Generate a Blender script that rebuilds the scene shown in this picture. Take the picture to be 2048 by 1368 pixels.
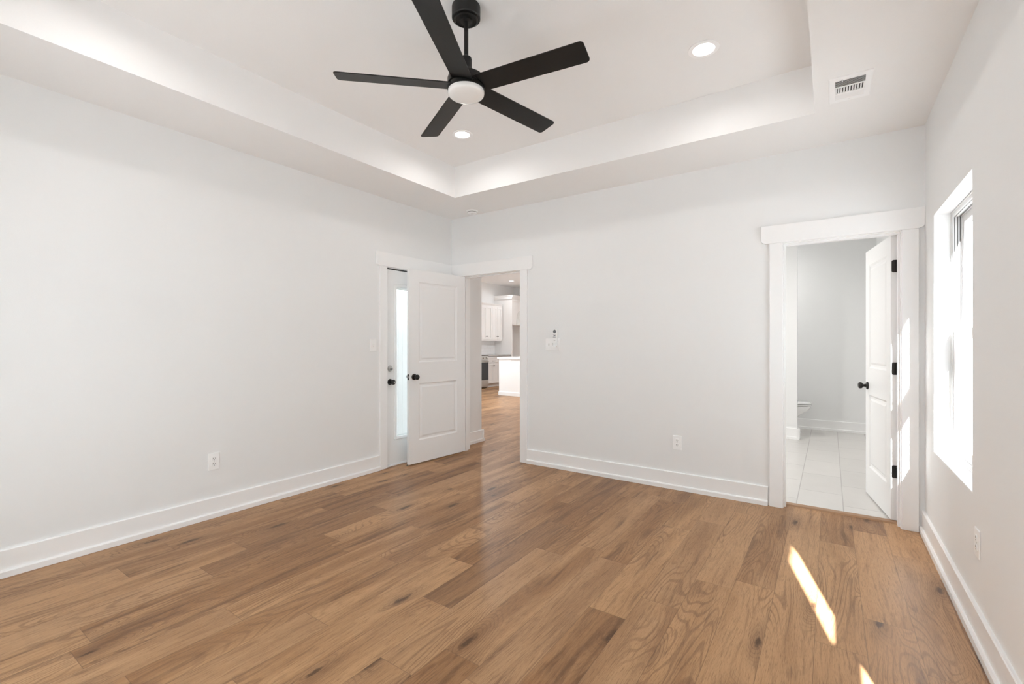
import bpy, bmesh, math, random
from mathutils import Vector, Matrix
for _o in list(bpy.data.objects): bpy.data.objects.remove(_o)
SC = bpy.context.scene
COL = SC.collection
PI = math.pi

# ------------------------------------------------------------------ key sizes (metres)
W, D = 4.251, -4.52          # right wall plane, wall behind the camera
H, HT = 2.743, 3.054         # soffit height, tray ceiling height
TX0, TX1, TY0, TY1 = 0.597, 3.645, -0.61, -3.91

# ------------------------------------------------------------------ camera, world, sun, exposure
cam_d = bpy.data.cameras.new('camera'); cam = bpy.data.objects.new('camera', cam_d); COL.objects.link(cam)
cam.location = (3.725, -4.138, 1.283)
cam.rotation_euler = (PI/2, 0, math.atan2(636, 924.5))
cam_d.sensor_width = 36; cam_d.lens = 924.5/2048*36; cam_d.clip_start = 0.02
SC.camera = cam

world = bpy.data.worlds.new('sky'); SC.world = world; world.use_nodes = True
wt = world.node_tree; wt.nodes.clear()
w_out = wt.nodes.new('ShaderNodeOutputWorld'); w_bg = wt.nodes.new('ShaderNodeBackground')
w_sky = wt.nodes.new('ShaderNodeTexSky'); w_sky.sky_type = 'HOSEK_WILKIE'
SUN = Vector((-0.27, 1.0, -0.612)).normalized()
w_sky.sun_direction = -SUN; w_sky.turbidity = 4.0; w_sky.ground_albedo = 0.5
w_mix = wt.nodes.new('ShaderNodeMixRGB'); w_mix.inputs[0].default_value = 0.94
w_mix.inputs[2].default_value = (0.775, 0.91, 1.0, 1)
wt.links.new(w_sky.outputs[0], w_mix.inputs[1]); wt.links.new(w_mix.outputs[0], w_bg.inputs[0])
w_bg.inputs[1].default_value = 3.6
wt.links.new(w_bg.outputs[0], w_out.inputs[0])

sun_d = bpy.data.lights.new('sun', 'SUN'); sun_d.energy = 80; sun_d.angle = 0.009; sun_d.color = (0.97, 0.98, 1.0)
sun = bpy.data.objects.new('sun', sun_d); COL.objects.link(sun)
sun.rotation_euler = SUN.to_track_quat('-Z', 'Y').to_euler(); sun.location = (6, -8, 8)

CAN_POWER = 3.1
CAN_COL = (1.0, 0.98, 0.95)
SC.view_settings.view_transform = 'Standard'; SC.view_settings.look = 'None'
SC.view_settings.exposure = 0.32; SC.view_settings.gamma = 1.0
SC.view_settings.use_curve_mapping = False
SC.cycles.max_bounces = 14; SC.cycles.diffuse_bounces = 10; SC.cycles.glossy_bounces = 4
SC.cycles.transparent_max_bounces = 16; SC.cycles.sample_clamp_indirect = 6.0
SC.cycles.caustics_reflective = False; SC.cycles.caustics_refractive = False

# ------------------------------------------------------------------ node helpers / materials
def mat_new(name):
    m = bpy.data.materials.new(name); m.use_nodes = True
    t = m.node_tree; t.nodes.clear()
    o = t.nodes.new('ShaderNodeOutputMaterial')
    return m, t, o
class NT:
    def __init__(s, t): s.t = t
    def n(s, typ, **kw):
        nd = s.t.nodes.new(typ)
        for k, v in kw.items(): setattr(nd, k, v)
        return nd
    def put(s, sock, v):
        if isinstance(v, bpy.types.NodeSocket): s.t.links.new(v, sock)
        elif v is not None: sock.default_value = v
    def math(s, op, a, b=None, c=None, clamp=False):
        nd = s.n('ShaderNodeMath', operation=op, use_clamp=clamp)
        for i, v in enumerate((a, b, c)):
            if v is not None: s.put(nd.inputs[i], v)
        return nd.outputs[0]
    def mix(s, f, a, b, mode='MIX'):
        nd = s.n('ShaderNodeMixRGB', blend_type=mode)
        s.put(nd.inputs[0], f); s.put(nd.inputs[1], a); s.put(nd.inputs[2], b)
        return nd.outputs[0]
    def noise(s, vec, scale=1.0, detail=3.0, rough=0.5, dist=0.0):
        nd = s.n('ShaderNodeTexNoise'); s.put(nd.inputs['Vector'], vec)
        nd.inputs['Scale'].default_value = scale; nd.inputs['Detail'].default_value = detail
        nd.inputs['Roughness'].default_value = rough; nd.inputs['Distortion'].default_value = dist
        return nd.outputs[0]
    def mapping(s, vec, scale=(1, 1, 1), loc=(0, 0, 0)):
        nd = s.n('ShaderNodeMapping'); s.put(nd.inputs[0], vec)
        nd.inputs['Scale'].default_value = scale; nd.inputs['Location'].default_value = loc
        return nd.outputs[0]
    def smooth(s, v, a, b):
        nd = s.n('ShaderNodeMapRange', interpolation_type='SMOOTHSTEP')
        s.put(nd.inputs[0], v); s.put(nd.inputs[1], a); s.put(nd.inputs[2], b)
        return nd.outputs[0]

def paint(name, col, rough=0.55, bump=0.0, bscale=250.0, spec=0.4, metal=0.0, var=0.0):
    m, t, o = mat_new(name); N = NT(t)
    b = N.n('ShaderNodeBsdfPrincipled')
    b.inputs['Base Color'].default_value = (*col, 1); b.inputs['Roughness'].default_value = rough
    b.inputs['Specular IOR Level'].default_value = spec; b.inputs['Metallic'].default_value = metal
    tc = N.n('ShaderNodeTexCoord')
    if bump > 0:
        nz = N.noise(tc.outputs['Object'], bscale, 2.0)
        bp = N.n('ShaderNodeBump'); bp.inputs['Strength'].default_value = bump; bp.inputs['Distance'].default_value = 0.002
        t.links.new(nz, bp.inputs['Height']); t.links.new(bp.outputs[0], b.inputs['Normal'])
    if var > 0:
        nz = N.noise(tc.outputs['Object'], 6.0, 4.0)
        c = N.mix(nz, (*[x*(1-var) for x in col], 1), (*[min(1, x*(1+var)) for x in col], 1))
        t.links.new(c, b.inputs['Base Color'])
    t.links.new(b.outputs[0], o.inputs[0])
    return m

M = {}
M['wall'] = paint('wall_paint', (0.84, 0.845, 0.845), 0.6, 0.12, 320, 0.3)
M['ceil'] = paint('ceiling_paint', (0.885, 0.88, 0.875), 0.75, 0.15, 220, 0.2)
M['trim'] = paint('trim_enamel', (0.91, 0.91, 0.91), 0.32, 0.02, 60, 0.45)
M['door'] = paint('door_enamel', (0.87, 0.87, 0.87), 0.38, 0.04, 90, 0.45)
M['plastic'] = paint('white_plastic', (0.93, 0.93, 0.93), 0.3, 0, 1, 0.5)
M['vinyl'] = paint('white_vinyl', (0.84, 0.84, 0.84), 0.35, 0, 1, 0.5)
M['track'] = paint('track_shade_grey', (0.16, 0.155, 0.15), 0.6)  # dark grey for the painted groove shade
M['slot'] = paint('dark_slot', (0.05, 0.05, 0.05), 0.6)
M['black'] = paint('fan_black', (0.006, 0.006, 0.0057), 0.44, 0.25, 900, 0.36)
M['bronze'] = paint('dark_bronze', (0.03, 0.027, 0.025), 0.3, 0.1, 500, 0.6, 0.5)
M['steel'] = paint('brushed_steel', (0.55, 0.54, 0.52), 0.28, 0.05, 300, 0.5, 1.0)
M['brass'] = paint('aged_brass', (0.45, 0.36, 0.22), 0.3, 0, 1, 0.5, 0.9)
M['lens'] = paint('opal_lens', (0.84, 0.83, 0.81), 0.12, 0, 1, 0.5)
M['cab'] = paint('cabinet_white', (0.85, 0.84, 0.83), 0.4, 0.02, 80, 0.4)
M['cabgrey'] = paint('cabinet_soft_grey', (0.68, 0.65, 0.63), 0.4, 0.02, 80, 0.4)
M['quartz'] = paint('quartz_white', (0.86, 0.86, 0.86), 0.15, 0, 1, 0.5, 0, 0.03)
M['quartzg'] = paint('quartz_grey', (0.45, 0.44, 0.43), 0.15, 0, 1, 0.5, 0, 0.15)
M['ovenglass'] = paint('oven_black_glass', (0.012, 0.012, 0.014), 0.08, 0, 1, 0.6)
M['porcelain'] = paint('porcelain', (0.88, 0.88, 0.88), 0.08, 0, 1, 0.6)
M['rubber'] = paint('grey_rubber', (0.10, 0.10, 0.10), 0.7)
M['greybtn'] = paint('remote_grey', (0.16, 0.16, 0.17), 0.5)
M['duct'] = paint('duct_shade', (0.10, 0.095, 0.09), 0.8)
M['concrete'] = paint('pale_concrete', (0.245, 0.248, 0.25), 0.85, 0.3, 40, 0.2, 0, 0.1)
M['brick'] = paint('painted_siding', (0.75, 0.75, 0.73), 0.7, 0.2, 60, 0.2)

def glass_mat():
    m, t, o = mat_new('clear_glass'); N = NT(t)
    fr = N.n('ShaderNodeFresnel'); fr.inputs[0].default_value = 1.45
    tr = N.n('ShaderNodeBsdfTransparent'); tr.inputs[0].default_value = (0.98, 0.985, 0.98, 1)
    gl = N.n('ShaderNodeBsdfGlossy'); gl.inputs['Roughness'].default_value = 0.01
    mx = N.n('ShaderNodeMixShader')
    ge = N.n('ShaderNodeNewGeometry')
    t.links.new(N.math('MULTIPLY', fr.outputs[0], N.math('SUBTRACT', 1.0, ge.outputs['Backfacing'])), mx.inputs[0]); t.links.new(tr.outputs[0], mx.inputs[1]); t.links.new(gl.outputs[0], mx.inputs[2])
    t.links.new(mx.outputs[0], o.inputs[0]); return m
M['glass'] = glass_mat()
def blind_mat():
    m, t, o = mat_new('blind_slats'); N = NT(t)
    d = N.n('ShaderNodeBsdfDiffuse'); d.inputs[0].default_value = (0.88, 0.88, 0.87, 1)
    tl = N.n('ShaderNodeBsdfTranslucent'); tl.inputs[0].default_value = (0.80, 0.80, 0.80, 1)
    mx = N.n('ShaderNodeMixShader'); mx.inputs[0].default_value = 0.5
    t.links.new(d.outputs[0], mx.inputs[1]); t.links.new(tl.outputs[0], mx.inputs[2]); t.links.new(mx.outputs[0], o.inputs[0]); return m
M['blind'] = blind_mat()
def emit_mat(name, col, s):
    m, t, o = mat_new(name); e = t.nodes.new('ShaderNodeEmission')
    e.inputs[0].default_value = (*col, 1); e.inputs[1].default_value = s
    t.links.new(e.outputs[0], o.inputs[0]); return m
M['led'] = emit_mat('lit_led_lens', (1.0, 0.97, 0.92), 6.0)

def tile_mat(name, sx, sy, mortar, col1, col2, mcol, rough, axes='xy', off=0.5, loc=(0, 0, 0)):
    m, t, o = mat_new(name); N = NT(t)
    b = N.n('ShaderNodeBsdfPrincipled'); b.inputs['Roughness'].default_value = rough
    tc = N.n('ShaderNodeTexCoord'); v = tc.outputs['Object']
    sp = N.n('ShaderNodeSeparateXYZ'); t.links.new(v, sp.inputs[0])
    cb = N.n('ShaderNodeCombineXYZ')
    idx = {'x': 0, 'y': 1, 'z': 2}
    t.links.new(sp.outputs[idx[axes[0]]], cb.inputs[0]); t.links.new(sp.outputs[idx[axes[1]]], cb.inputs[1])
    mp = N.mapping(cb.outputs[0], (1, 1, 1), loc)
    br = N.n('ShaderNodeTexBrick'); t.links.new(mp, br.inputs['Vector'])
    br.offset = off; br.inputs['Scale'].default_value = 1.0
    br.inputs['Brick Width'].default_value = sx; br.inputs['Row Height'].default_value = sy
    br.inputs['Mortar Size'].default_value = mortar; br.inputs['Mortar Smooth'].default_value = 0.3
    br.inputs['Color1'].default_value = (*col1, 1); br.inputs['Color2'].default_value = (*col2, 1); br.inputs['Mortar'].default_value = (*mcol, 1)
    nz = N.noise(N.mapping(v, (3, 3, 3)), 1.6, 6.0, 0.6, 0.6)
    c = N.mix(0.10, br.outputs[0], nz, 'SOFT_LIGHT')
    t.links.new(c, b.inputs['Base Color'])
    bp = N.n('ShaderNodeBump'); bp.inputs['Strength'].default_value = 0.4; bp.inputs['Distance'].default_value = 0.002; bp.invert = True
    t.links.new(br.outputs['Fac'], bp.inputs['Height']); t.links.new(bp.outputs[0], b.inputs['Normal'])
    t.links.new(b.outputs[0], o.inputs[0]); return m
M['tile'] = tile_mat('bathroom_floor_tile', 0.61, 0.305, 0.004, (0.60, 0.58, 0.555), (0.635, 0.615, 0.59), (0.47, 0.45, 0.43), 0.25, 'yx', 0.5, (0.31, 0.155, 0))
M['subway'] = tile_mat('white_subway_tile', 0.30, 0.10, 0.003, (0.84, 0.84, 0.84), (0.86, 0.86, 0.86), (0.70, 0.69, 0.68), 0.12, 'yz')

def wood_mat(name='oak_plank'):
    m, t, o = mat_new(name); N = NT(t)
    b = N.n('ShaderNodeBsdfPrincipled')
    def uv(n): return N.n('ShaderNodeUVMap', uv_map=n).outputs[0]
    g = uv('grain'); cell = uv('cell'); tone = uv('tone')
    ts = N.n('ShaderNodeSeparateXYZ'); t.links.new(tone, ts.inputs[0])
    cs = N.n('ShaderNodeSeparateXYZ'); t.links.new(cell, cs.inputs[0])
    # warp the grain so that lines bend
    warp = N.noise(N.mapping(g, (5, 1.1, 1)), 1.0, 2.0)
    wv = N.n('ShaderNodeCombineXYZ'); t.links.new(N.math('MULTIPLY', N.math('SUBTRACT', warp, 0.5), 0.10), wv.inputs[0])
    va = N.n('ShaderNodeVectorMath', operation='ADD'); t.links.new(g, va.inputs[0]); t.links.new(wv.outputs[0], va.inputs[1])
    gw = va.outputs[0]
    # colour planes
    light = (0.475, 0.275, 0.138, 1); mid = (0.295, 0.152, 0.067, 1); dark = (0.105, 0.049, 0.023, 1)
    broad = N.noise(N.mapping(gw, (9, 0.9, 1)), 1.0, 3.0, 0.55)
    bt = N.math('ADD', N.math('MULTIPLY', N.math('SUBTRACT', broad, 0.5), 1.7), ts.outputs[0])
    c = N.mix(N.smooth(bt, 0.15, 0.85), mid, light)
    # brown streaks
    st = N.noise(N.mapping(gw, (17, 1.3, 1), (3.1, 7.7, 0)), 1.0, 4.0, 0.6)
    stf = N.smooth(N.math('SUBTRACT', st, N.math('MULTIPLY', N.math('SUBTRACT', ts.outputs[0], 0.5), 0.22)), 0.53, 0.70)
    c = N.mix(N.math('MULTIPLY', stf, 0.66), c, dark)
    # hue drift to a cooler grey-brown on some planks
    c = N.mix(N.math('MULTIPLY', N.smooth(ts.outputs[1], 0.45, 1.0), 0.22), c, (0.255, 0.155, 0.095, 1))
    # knots
    vo = N.n('ShaderNodeTexVoronoi', feature='F1'); vo.voronoi_dimensions = '2D'
    t.links.new(N.mapping(gw, (4.6, 1.35, 1)), vo.inputs['Vector']); vo.inputs['Scale'].default_value = 1.0
    vc = N.n('ShaderNodeSeparateColor'); t.links.new(vo.outputs['Color'], vc.inputs[0])
    kd = N.math('ADD', vo.outputs['Distance'], N.math('MULTIPLY', N.math('SUBTRACT', N.noise(N.mapping(g, (70, 24, 1)), 1.0, 3.0), 0.5), 0.11))
    sel = N.math('GREATER_THAN', vc.outputs[0], 0.66)
    size = N.math('ADD', 0.055, N.math('MULTIPLY', vc.outputs[1], 0.085))
    k1 = N.math('MULTIPLY', N.math('SUBTRACT', 1.0, N.smooth(kd, N.math('MULTIPLY', size, 0.25), size)), sel)
    k2 = N.math('MULTIPLY', N.math('SUBTRACT', 1.0, N.smooth(kd, 0.04, 0.34)), sel)
    # cathedral rings: contour lines of a smooth noise, drawn round the knots
    cn = N.noise(N.mapping(g, (6.0, 0.80, 1), (11.3, 2.9, 0)), 1.0, 0.8, 0.4)
    kb = N.math('MULTIPLY', N.math('SUBTRACT', 1.0, N.smooth(vo.outputs['Distance'], 0.0, 0.42)), N.math('MULTIPLY', sel, 0.28))
    cn = N.math('ADD', cn, kb)
    ring = N.math('SINE', N.math('MULTIPLY', cn, 165.0))
    rmask = N.smooth(N.noise(N.mapping(g, (2.4, 0.9, 1), (5.5, 21.0, 0)), 1.0, 1.0), 0.44, 0.60)
    rmask = N.math('MAXIMUM', rmask, N.math('MULTIPLY', k2, 0.9))
    rf = N.math('MULTIPLY', N.smooth(ring, 0.30, 0.95), N.math('MULTIPLY', rmask, 0.46))
    c = N.mix(rf, c, (0.155, 0.074, 0.035, 1))
    c = N.mix(N.math('MULTIPLY', k2, 0.42), c, (0.135, 0.064, 0.030, 1))
    c = N.mix(N.math('MULTIPLY', k1, 0.80), c, (0.045, 0.021, 0.011, 1))
    # fine pores
    fine = N.noise(N.mapping(gw, (300, 11, 1)), 1.0, 3.0, 0.65)
    c = N.mix(N.math('MULTIPLY', N.smooth(fine, 0.50, 0.70), 0.50), c, (0.125, 0.058, 0.027, 1))
    fine3 = N.noise(N.mapping(g, (620, 30, 1), (3.7, 9.2, 0)), 1.0, 2.0, 0.6)
    c = N.mix(N.math('MULTIPLY', N.smooth(fine3, 0.52, 0.72), 0.40), c, (0.13, 0.060, 0.028, 1))
    c = N.mix(N.math('MULTIPLY', N.smooth(fine3, 0.48, 0.28), 0.16), c, (0.60, 0.40, 0.24, 1))
    fine2 = N.noise(N.mapping(gw, (75, 3.2, 1), (1.7, 4.2, 0)), 1.0, 3.0, 0.6)
    c = N.mix(N.math('MULTIPLY', N.smooth(fine2, 0.50, 0.70), 0.36), c, (0.14, 0.066, 0.031, 1))
    # plank seams
    eu = N.math('MINIMUM', cs.outputs[0], N.math('SUBTRACT', PW, cs.outputs[0]))
    ev = N.math('MINIMUM', cs.outputs[1], N.math('SUBTRACT', PL, cs.outputs[1]))
    e = N.math('MINIMUM', eu, ev)
    seam = N.math('SUBTRACT', 1.0, N.smooth(e, 0.0006, 0.0022))
    c = N.mix(N.math('MULTIPLY', seam, 0.45), c, (0.12, 0.065, 0.035, 1))
    t.links.new(c, b.inputs['Base Color'])
    rr = N.math('ADD', 0.33, N.math('MULTIPLY', fine, 0.12)); t.links.new(rr, b.inputs['Roughness'])
    b.inputs['Specular IOR Level'].default_value = 0.22
    hgt = N.math('SUBTRACT', N.math('MULTIPLY', N.math('ADD', fine, N.math('MULTIPLY', ring, 0.05)), 0.3), N.math('MULTIPLY', seam, 1.0))
    bp = N.n('ShaderNodeBump'); bp.inputs['Strength'].default_value = 0.22; bp.inputs['Distance'].default_value = 0.001
    t.links.new(hgt, bp.inputs['Height']); t.links.new(bp.outputs[0], b.inputs['Normal'])
    t.links.new(b.outputs[0], o.inputs[0]); return m
PW, PL = 0.1815, 1.2155
M['wood'] = wood_mat()
M['woodtrim'] = paint('oak_strip', (0.33, 0.19, 0.105), 0.4, 0.1, 120, 0.4, 0, 0.25)

# ------------------------------------------------------------------ mesh helpers
class MB:
    def __init__(s): s.v = []; s.f = []
    def add(s, vs, fs, mtx=None):
        k = len(s.v)
        s.v += [tuple(mtx @ Vector(p)) if mtx else tuple(p) for p in vs]
        s.f += [tuple(i + k for i in f) for f in fs]
        return s
    def box(s, x0, x1, y0, y1, z0, z1, mtx=None):
        x0, x1 = min(x0, x1), max(x0, x1); y0, y1 = min(y0, y1), max(y0, y1); z0, z1 = min(z0, z1), max(z0, z1)
        return s.add([(x0, y0, z0), (x1, y0, z0), (x1, y1, z0), (x0, y1, z0), (x0, y0, z1), (x1, y0, z1), (x1, y1, z1), (x0, y1, z1)],
                     [(0, 3, 2, 1), (4, 5, 6, 7), (0, 1, 5, 4), (1, 2, 6, 5), (2, 3, 7, 6), (3, 0, 4, 7)], mtx)
    def prism(s, pts, axis, a, b, mtx=None):
        """extrude a 2-D outline; axis x: pts are (y,z); y: (x,z); z: (x,y)"""
        n = len(pts)
        def P(p, h): return {'x': (h, p[0], p[1]), 'y': (p[0], h, p[1]), 'z': (p[0], p[1], h)}[axis]
        vs = [P(p, a) for p in pts] + [P(p, b) for p in pts]
        fs = [tuple(range(n))[::-1], tuple(range(n, 2*n))] + [(i, (i+1) % n, n + (i+1) % n, n + i) for i in range(n)]
        return s.add(vs, fs, mtx)
    def lathe(s, prof, n=32, mtx=None, sx=1.0, sy=1.0):
        """profile of (r, h) turned about z"""
        vs = []; fs = []
        for r, h in prof:
            for i in range(n):
                a = 2*PI*i/n; vs.append((r*math.cos(a)*sx, r*math.sin(a)*sy, h))
        for j in range(len(prof)-1):
            for i in range(n):
                fs.append((j*n+i, j*n+(i+1) % n, (j+1)*n+(i+1) % n, (j+1)*n+i))
        if prof[0][0] > 1e-6: fs.append(tuple(range(n))[::-1])
        if prof[-1][0] > 1e-6: fs.append(tuple(range((len(prof)-1)*n, len(prof)*n)))
        return s.add(vs, fs, mtx)
    def tube(s, pts, r, n=12):
        rings = []; k = len(s.v)
        for i, p in enumerate(pts):
            p = Vector(p); a = Vector(pts[max(i-1, 0)]); b = Vector(pts[min(i+1, len(pts)-1)])
            d = (b-a).normalized(); u = d.orthogonal().normalized(); w = d.cross(u)
            for q in range(n):
                t = 2*PI*q/n; s.v.append(tuple(p + u*r*math.cos(t) + w*r*math.sin(t)))
        for i in range(len(pts)-1):
            for q in range(n):
                s.f.append((k+i*n+q, k+i*n+(q+1) % n, k+(i+1)*n+(q+1) % n, k+(i+1)*n+q))
        s.f.append(tuple(range(k, k+n))[::-1]); s.f.append(tuple(range(k+(len(pts)-1)*n, k+len(pts)*n)))
        return s
    def build(s, name, mat, parent=None, bevel=0.0, smooth=False, seg=2):
        me = bpy.data.meshes.new(name); me.from_pydata(s.v, [], s.f); me.validate()
        bm = bmesh.new(); bm.from_mesh(me)
        bmesh.ops.remove_doubles(bm, verts=bm.verts, dist=1e-6)
        bmesh.ops.recalc_face_normals(bm, faces=bm.faces); bm.to_mesh(me); bm.free()
        me.materials.append(mat if not isinstance(mat, str) else M[mat])
        o = bpy.data.objects.new(name, me); COL.objects.link(o)
        if parent: o.parent = parent
        if smooth:
            for p in me.polygons: p.use_smooth = True
            me.set_sharp_from_angle(angle=math.radians(38))
        if bevel > 0:
            b = o.modifiers.new('edge', 'BEVEL'); b.width = bevel; b.segments = seg; b.limit_method = 'ANGLE'; b.angle_limit = math.radians(40)
        return o
def tag(o, label=None, cat=None, group=None, kind=None):
    if label: o['label'] = label
    if cat: o['category'] = cat
    if group: o['group'] = group
    if kind: o['kind'] = kind
    return o
def empty(name, loc, rz=0.0):
    o = bpy.data.objects.new(name, None); o.empty_display_size = 0.1; COL.objects.link(o)
    o.location = loc; o.rotation_euler = (0, 0, rz); return o
def struct(name, mb, mat, label=None, cat=None, bevel=0.0):
    o = mb.build(name, mat, None, bevel); tag(o, label, cat, None, 'structure'); return o
def copy_tree(o, parent=None):
    c = o.copy(); COL.objects.link(c); c.parent = parent
    for ch in o.children: copy_tree(ch, c)
    return c
RX = lambda a: Matrix.Rotation(a, 4, 'X')
RY = lambda a: Matrix.Rotation(a, 4, 'Y')
RZ = lambda a: Matrix.Rotation(a, 4, 'Z')
T = lambda x, y, z: Matrix.Translation((x, y, z))

def wall_x(mb, x0, x1, y0, y1, z1, holes):
    """wall slab running along y (constant x) with rectangular holes (ya, yb, za, zb)"""
    y = y0
    for ya, yb, za, zb in sorted(holes):
        mb.box(x0, x1, y, ya, 0, z1)
        if za > 0: mb.box(x0, x1, ya, yb, 0, za)
        mb.box(x0, x1, ya, yb, zb, z1); y = yb
    mb.box(x0, x1, y, y1, 0, z1); return mb
def wall_y(mb, y0, y1, x0, x1, z1, holes):
    x = x0
    for xa, xb, za, zb in sorted(holes):
        mb.box(x, xa, y0, y1, 0, z1)
        if za > 0: mb.box(xa, xb, y0, y1, 0, za)
        mb.box(xa, xb, y0, y1, zb, z1); x = xb
    mb.box(x, x1, y0, y1, 0, z1); return mb

# ------------------------------------------------------------------ shell
KX, KY, KR = -4.77, 8.30, 1.25      # kitchen wall, far end wall, right side of the open-plan room
HD0, HD1 = 0.180, 0.989             # hall doorway clear opening
BD0, BD1 = 3.429, 4.125             # bathroom doorway clear opening
ED0, ED1 = -0.982, -0.125           # exterior door clear opening (along y)
DH = 2.045                          # clear opening height
WIN = [(-1.262, -0.327), (-4.335, -3.400)]
WZ0, WZ1 = 0.607, 2.062
J = 0.018
WT = 0.18
struct('wall_left', wall_x(MB(), -0.15, 0, D-0.15, 0.58, 3.2, [(ED0-J, ED1+J, 0, DH+J)]), 'wall', 'long white wall with the glazed door', 'wall')
wb = wall_y(MB(), 0, 0.115, 0, W, 3.2, [(HD0-J, HD1+J, 0, DH+J), (BD0-J, BD1+J, 0, DH+J)])
struct('wall_back', wb, 'wall', 'white end wall with the two interior doorways', 'wall')
struct('wall_right', wall_x(MB(), W, W+WT, D-0.15, 4.1, 3.2, [(a, b, WZ0, WZ1) for a, b in WIN]), 'wall', 'white wall with the sunlit window', 'wall')
PD = (0.75, 2.65, 0.03, 2.08)        # unseen patio door added behind the camera for fill daylight
struct('wall_front', wall_y(MB(), D-0.15, D, -0.15, W+WT, 3.2, [PD]), 'wall')
struct('added_roof_porch', MB().box(-2.0, 4.2, -9.6, D-0.15, 2.85, 3.0), 'brick')  # unseen roof added to keep the sun out of the patio door
struct('added_wall_neighbour', MB().box(W+7.0, W+7.3, -9, 8, -0.15, 4.2), 'brick')  # unseen house wall added to cut the daylight entering the side windows
c = MB()
for x0, x1, y0, y1 in ((0, TX0, D, 0), (TX1, W, D, 0), (TX0, TX1, TY0, 0), (TX0, TX1, D, TY1)):
    c.box(x0, x1, y0, y1, H, HT)
c.box(0, W, D, 0, HT, HT+0.05)
struct('ceiling', c, 'ceil', 'white tray ceiling with a dropped border', 'ceiling')

# open-plan room beyond the hall doorway
LW = [(0.9, 4.5, 0.3, 2.5)]  # opening for the added living area window
struct('wall_living', MB().box(KX-0.15, -0.15, 0.43, 0.58, 0, 3.2), 'wall')
struct('wall_kitchen', wall_x(MB(), KX-0.15, KX, 0.58, KY, 3.2, LW), 'wall', 'white wall behind the kitchen cabinets', 'wall')
struct('wall_kitchen_end', MB().box(KX-0.15, KR+0.12, KY, KY+0.15, 0, 3.2), 'wall')
struct('wall_hall', MB().box(KR, KR+0.12, 0.115, KY, 0, 3.2), 'wall')
struct('ceiling_kitchen', MB().box(KX, KR, 0.115, KY, 3.054, 3.10), 'ceil')
# bathroom
BL, BY = 1.90, 3.95
struct('wall_bathroom_end', MB().box(BL-0.1, W, BY, BY+0.12, 0, 3.0), 'wall', 'far white wall of the bathroom', 'wall')
struct('wall_bathroom_side', MB().box(BL-0.1, BL, 0.115, BY, 0, 3.0), 'wall')
struct('wall_partition', MB().box(BL, 3.368, 2.983, 3.10, 0, H), 'wall', 'short partition wall hiding the toilet', 'wall')
struct('ceiling_bathroom', MB().box(BL, W, 0.115, BY, H, H+0.05), 'ceil')
struct('floor_bathroom', MB().box(BL, W, 0.112, BY, -0.10, 0.004), 'tile', 'pale tiled bathroom floor', 'floor')
wtile = MB().box(W-0.014, W, 0.95, 2.75, 0.0, 2.2)
struct('wall_tile', wtile, 'subway', 'white subway tile on the bathroom wall behind the open door', 'wall tile')
# outside
struct('ground_exterior', MB().box(-30, 30, -30, 30, -0.35, -0.15), 'concrete')
struct('roof_eave', MB().box(W+WT, W+0.60, -9, 6, 2.97, 3.1), 'brick')

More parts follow.
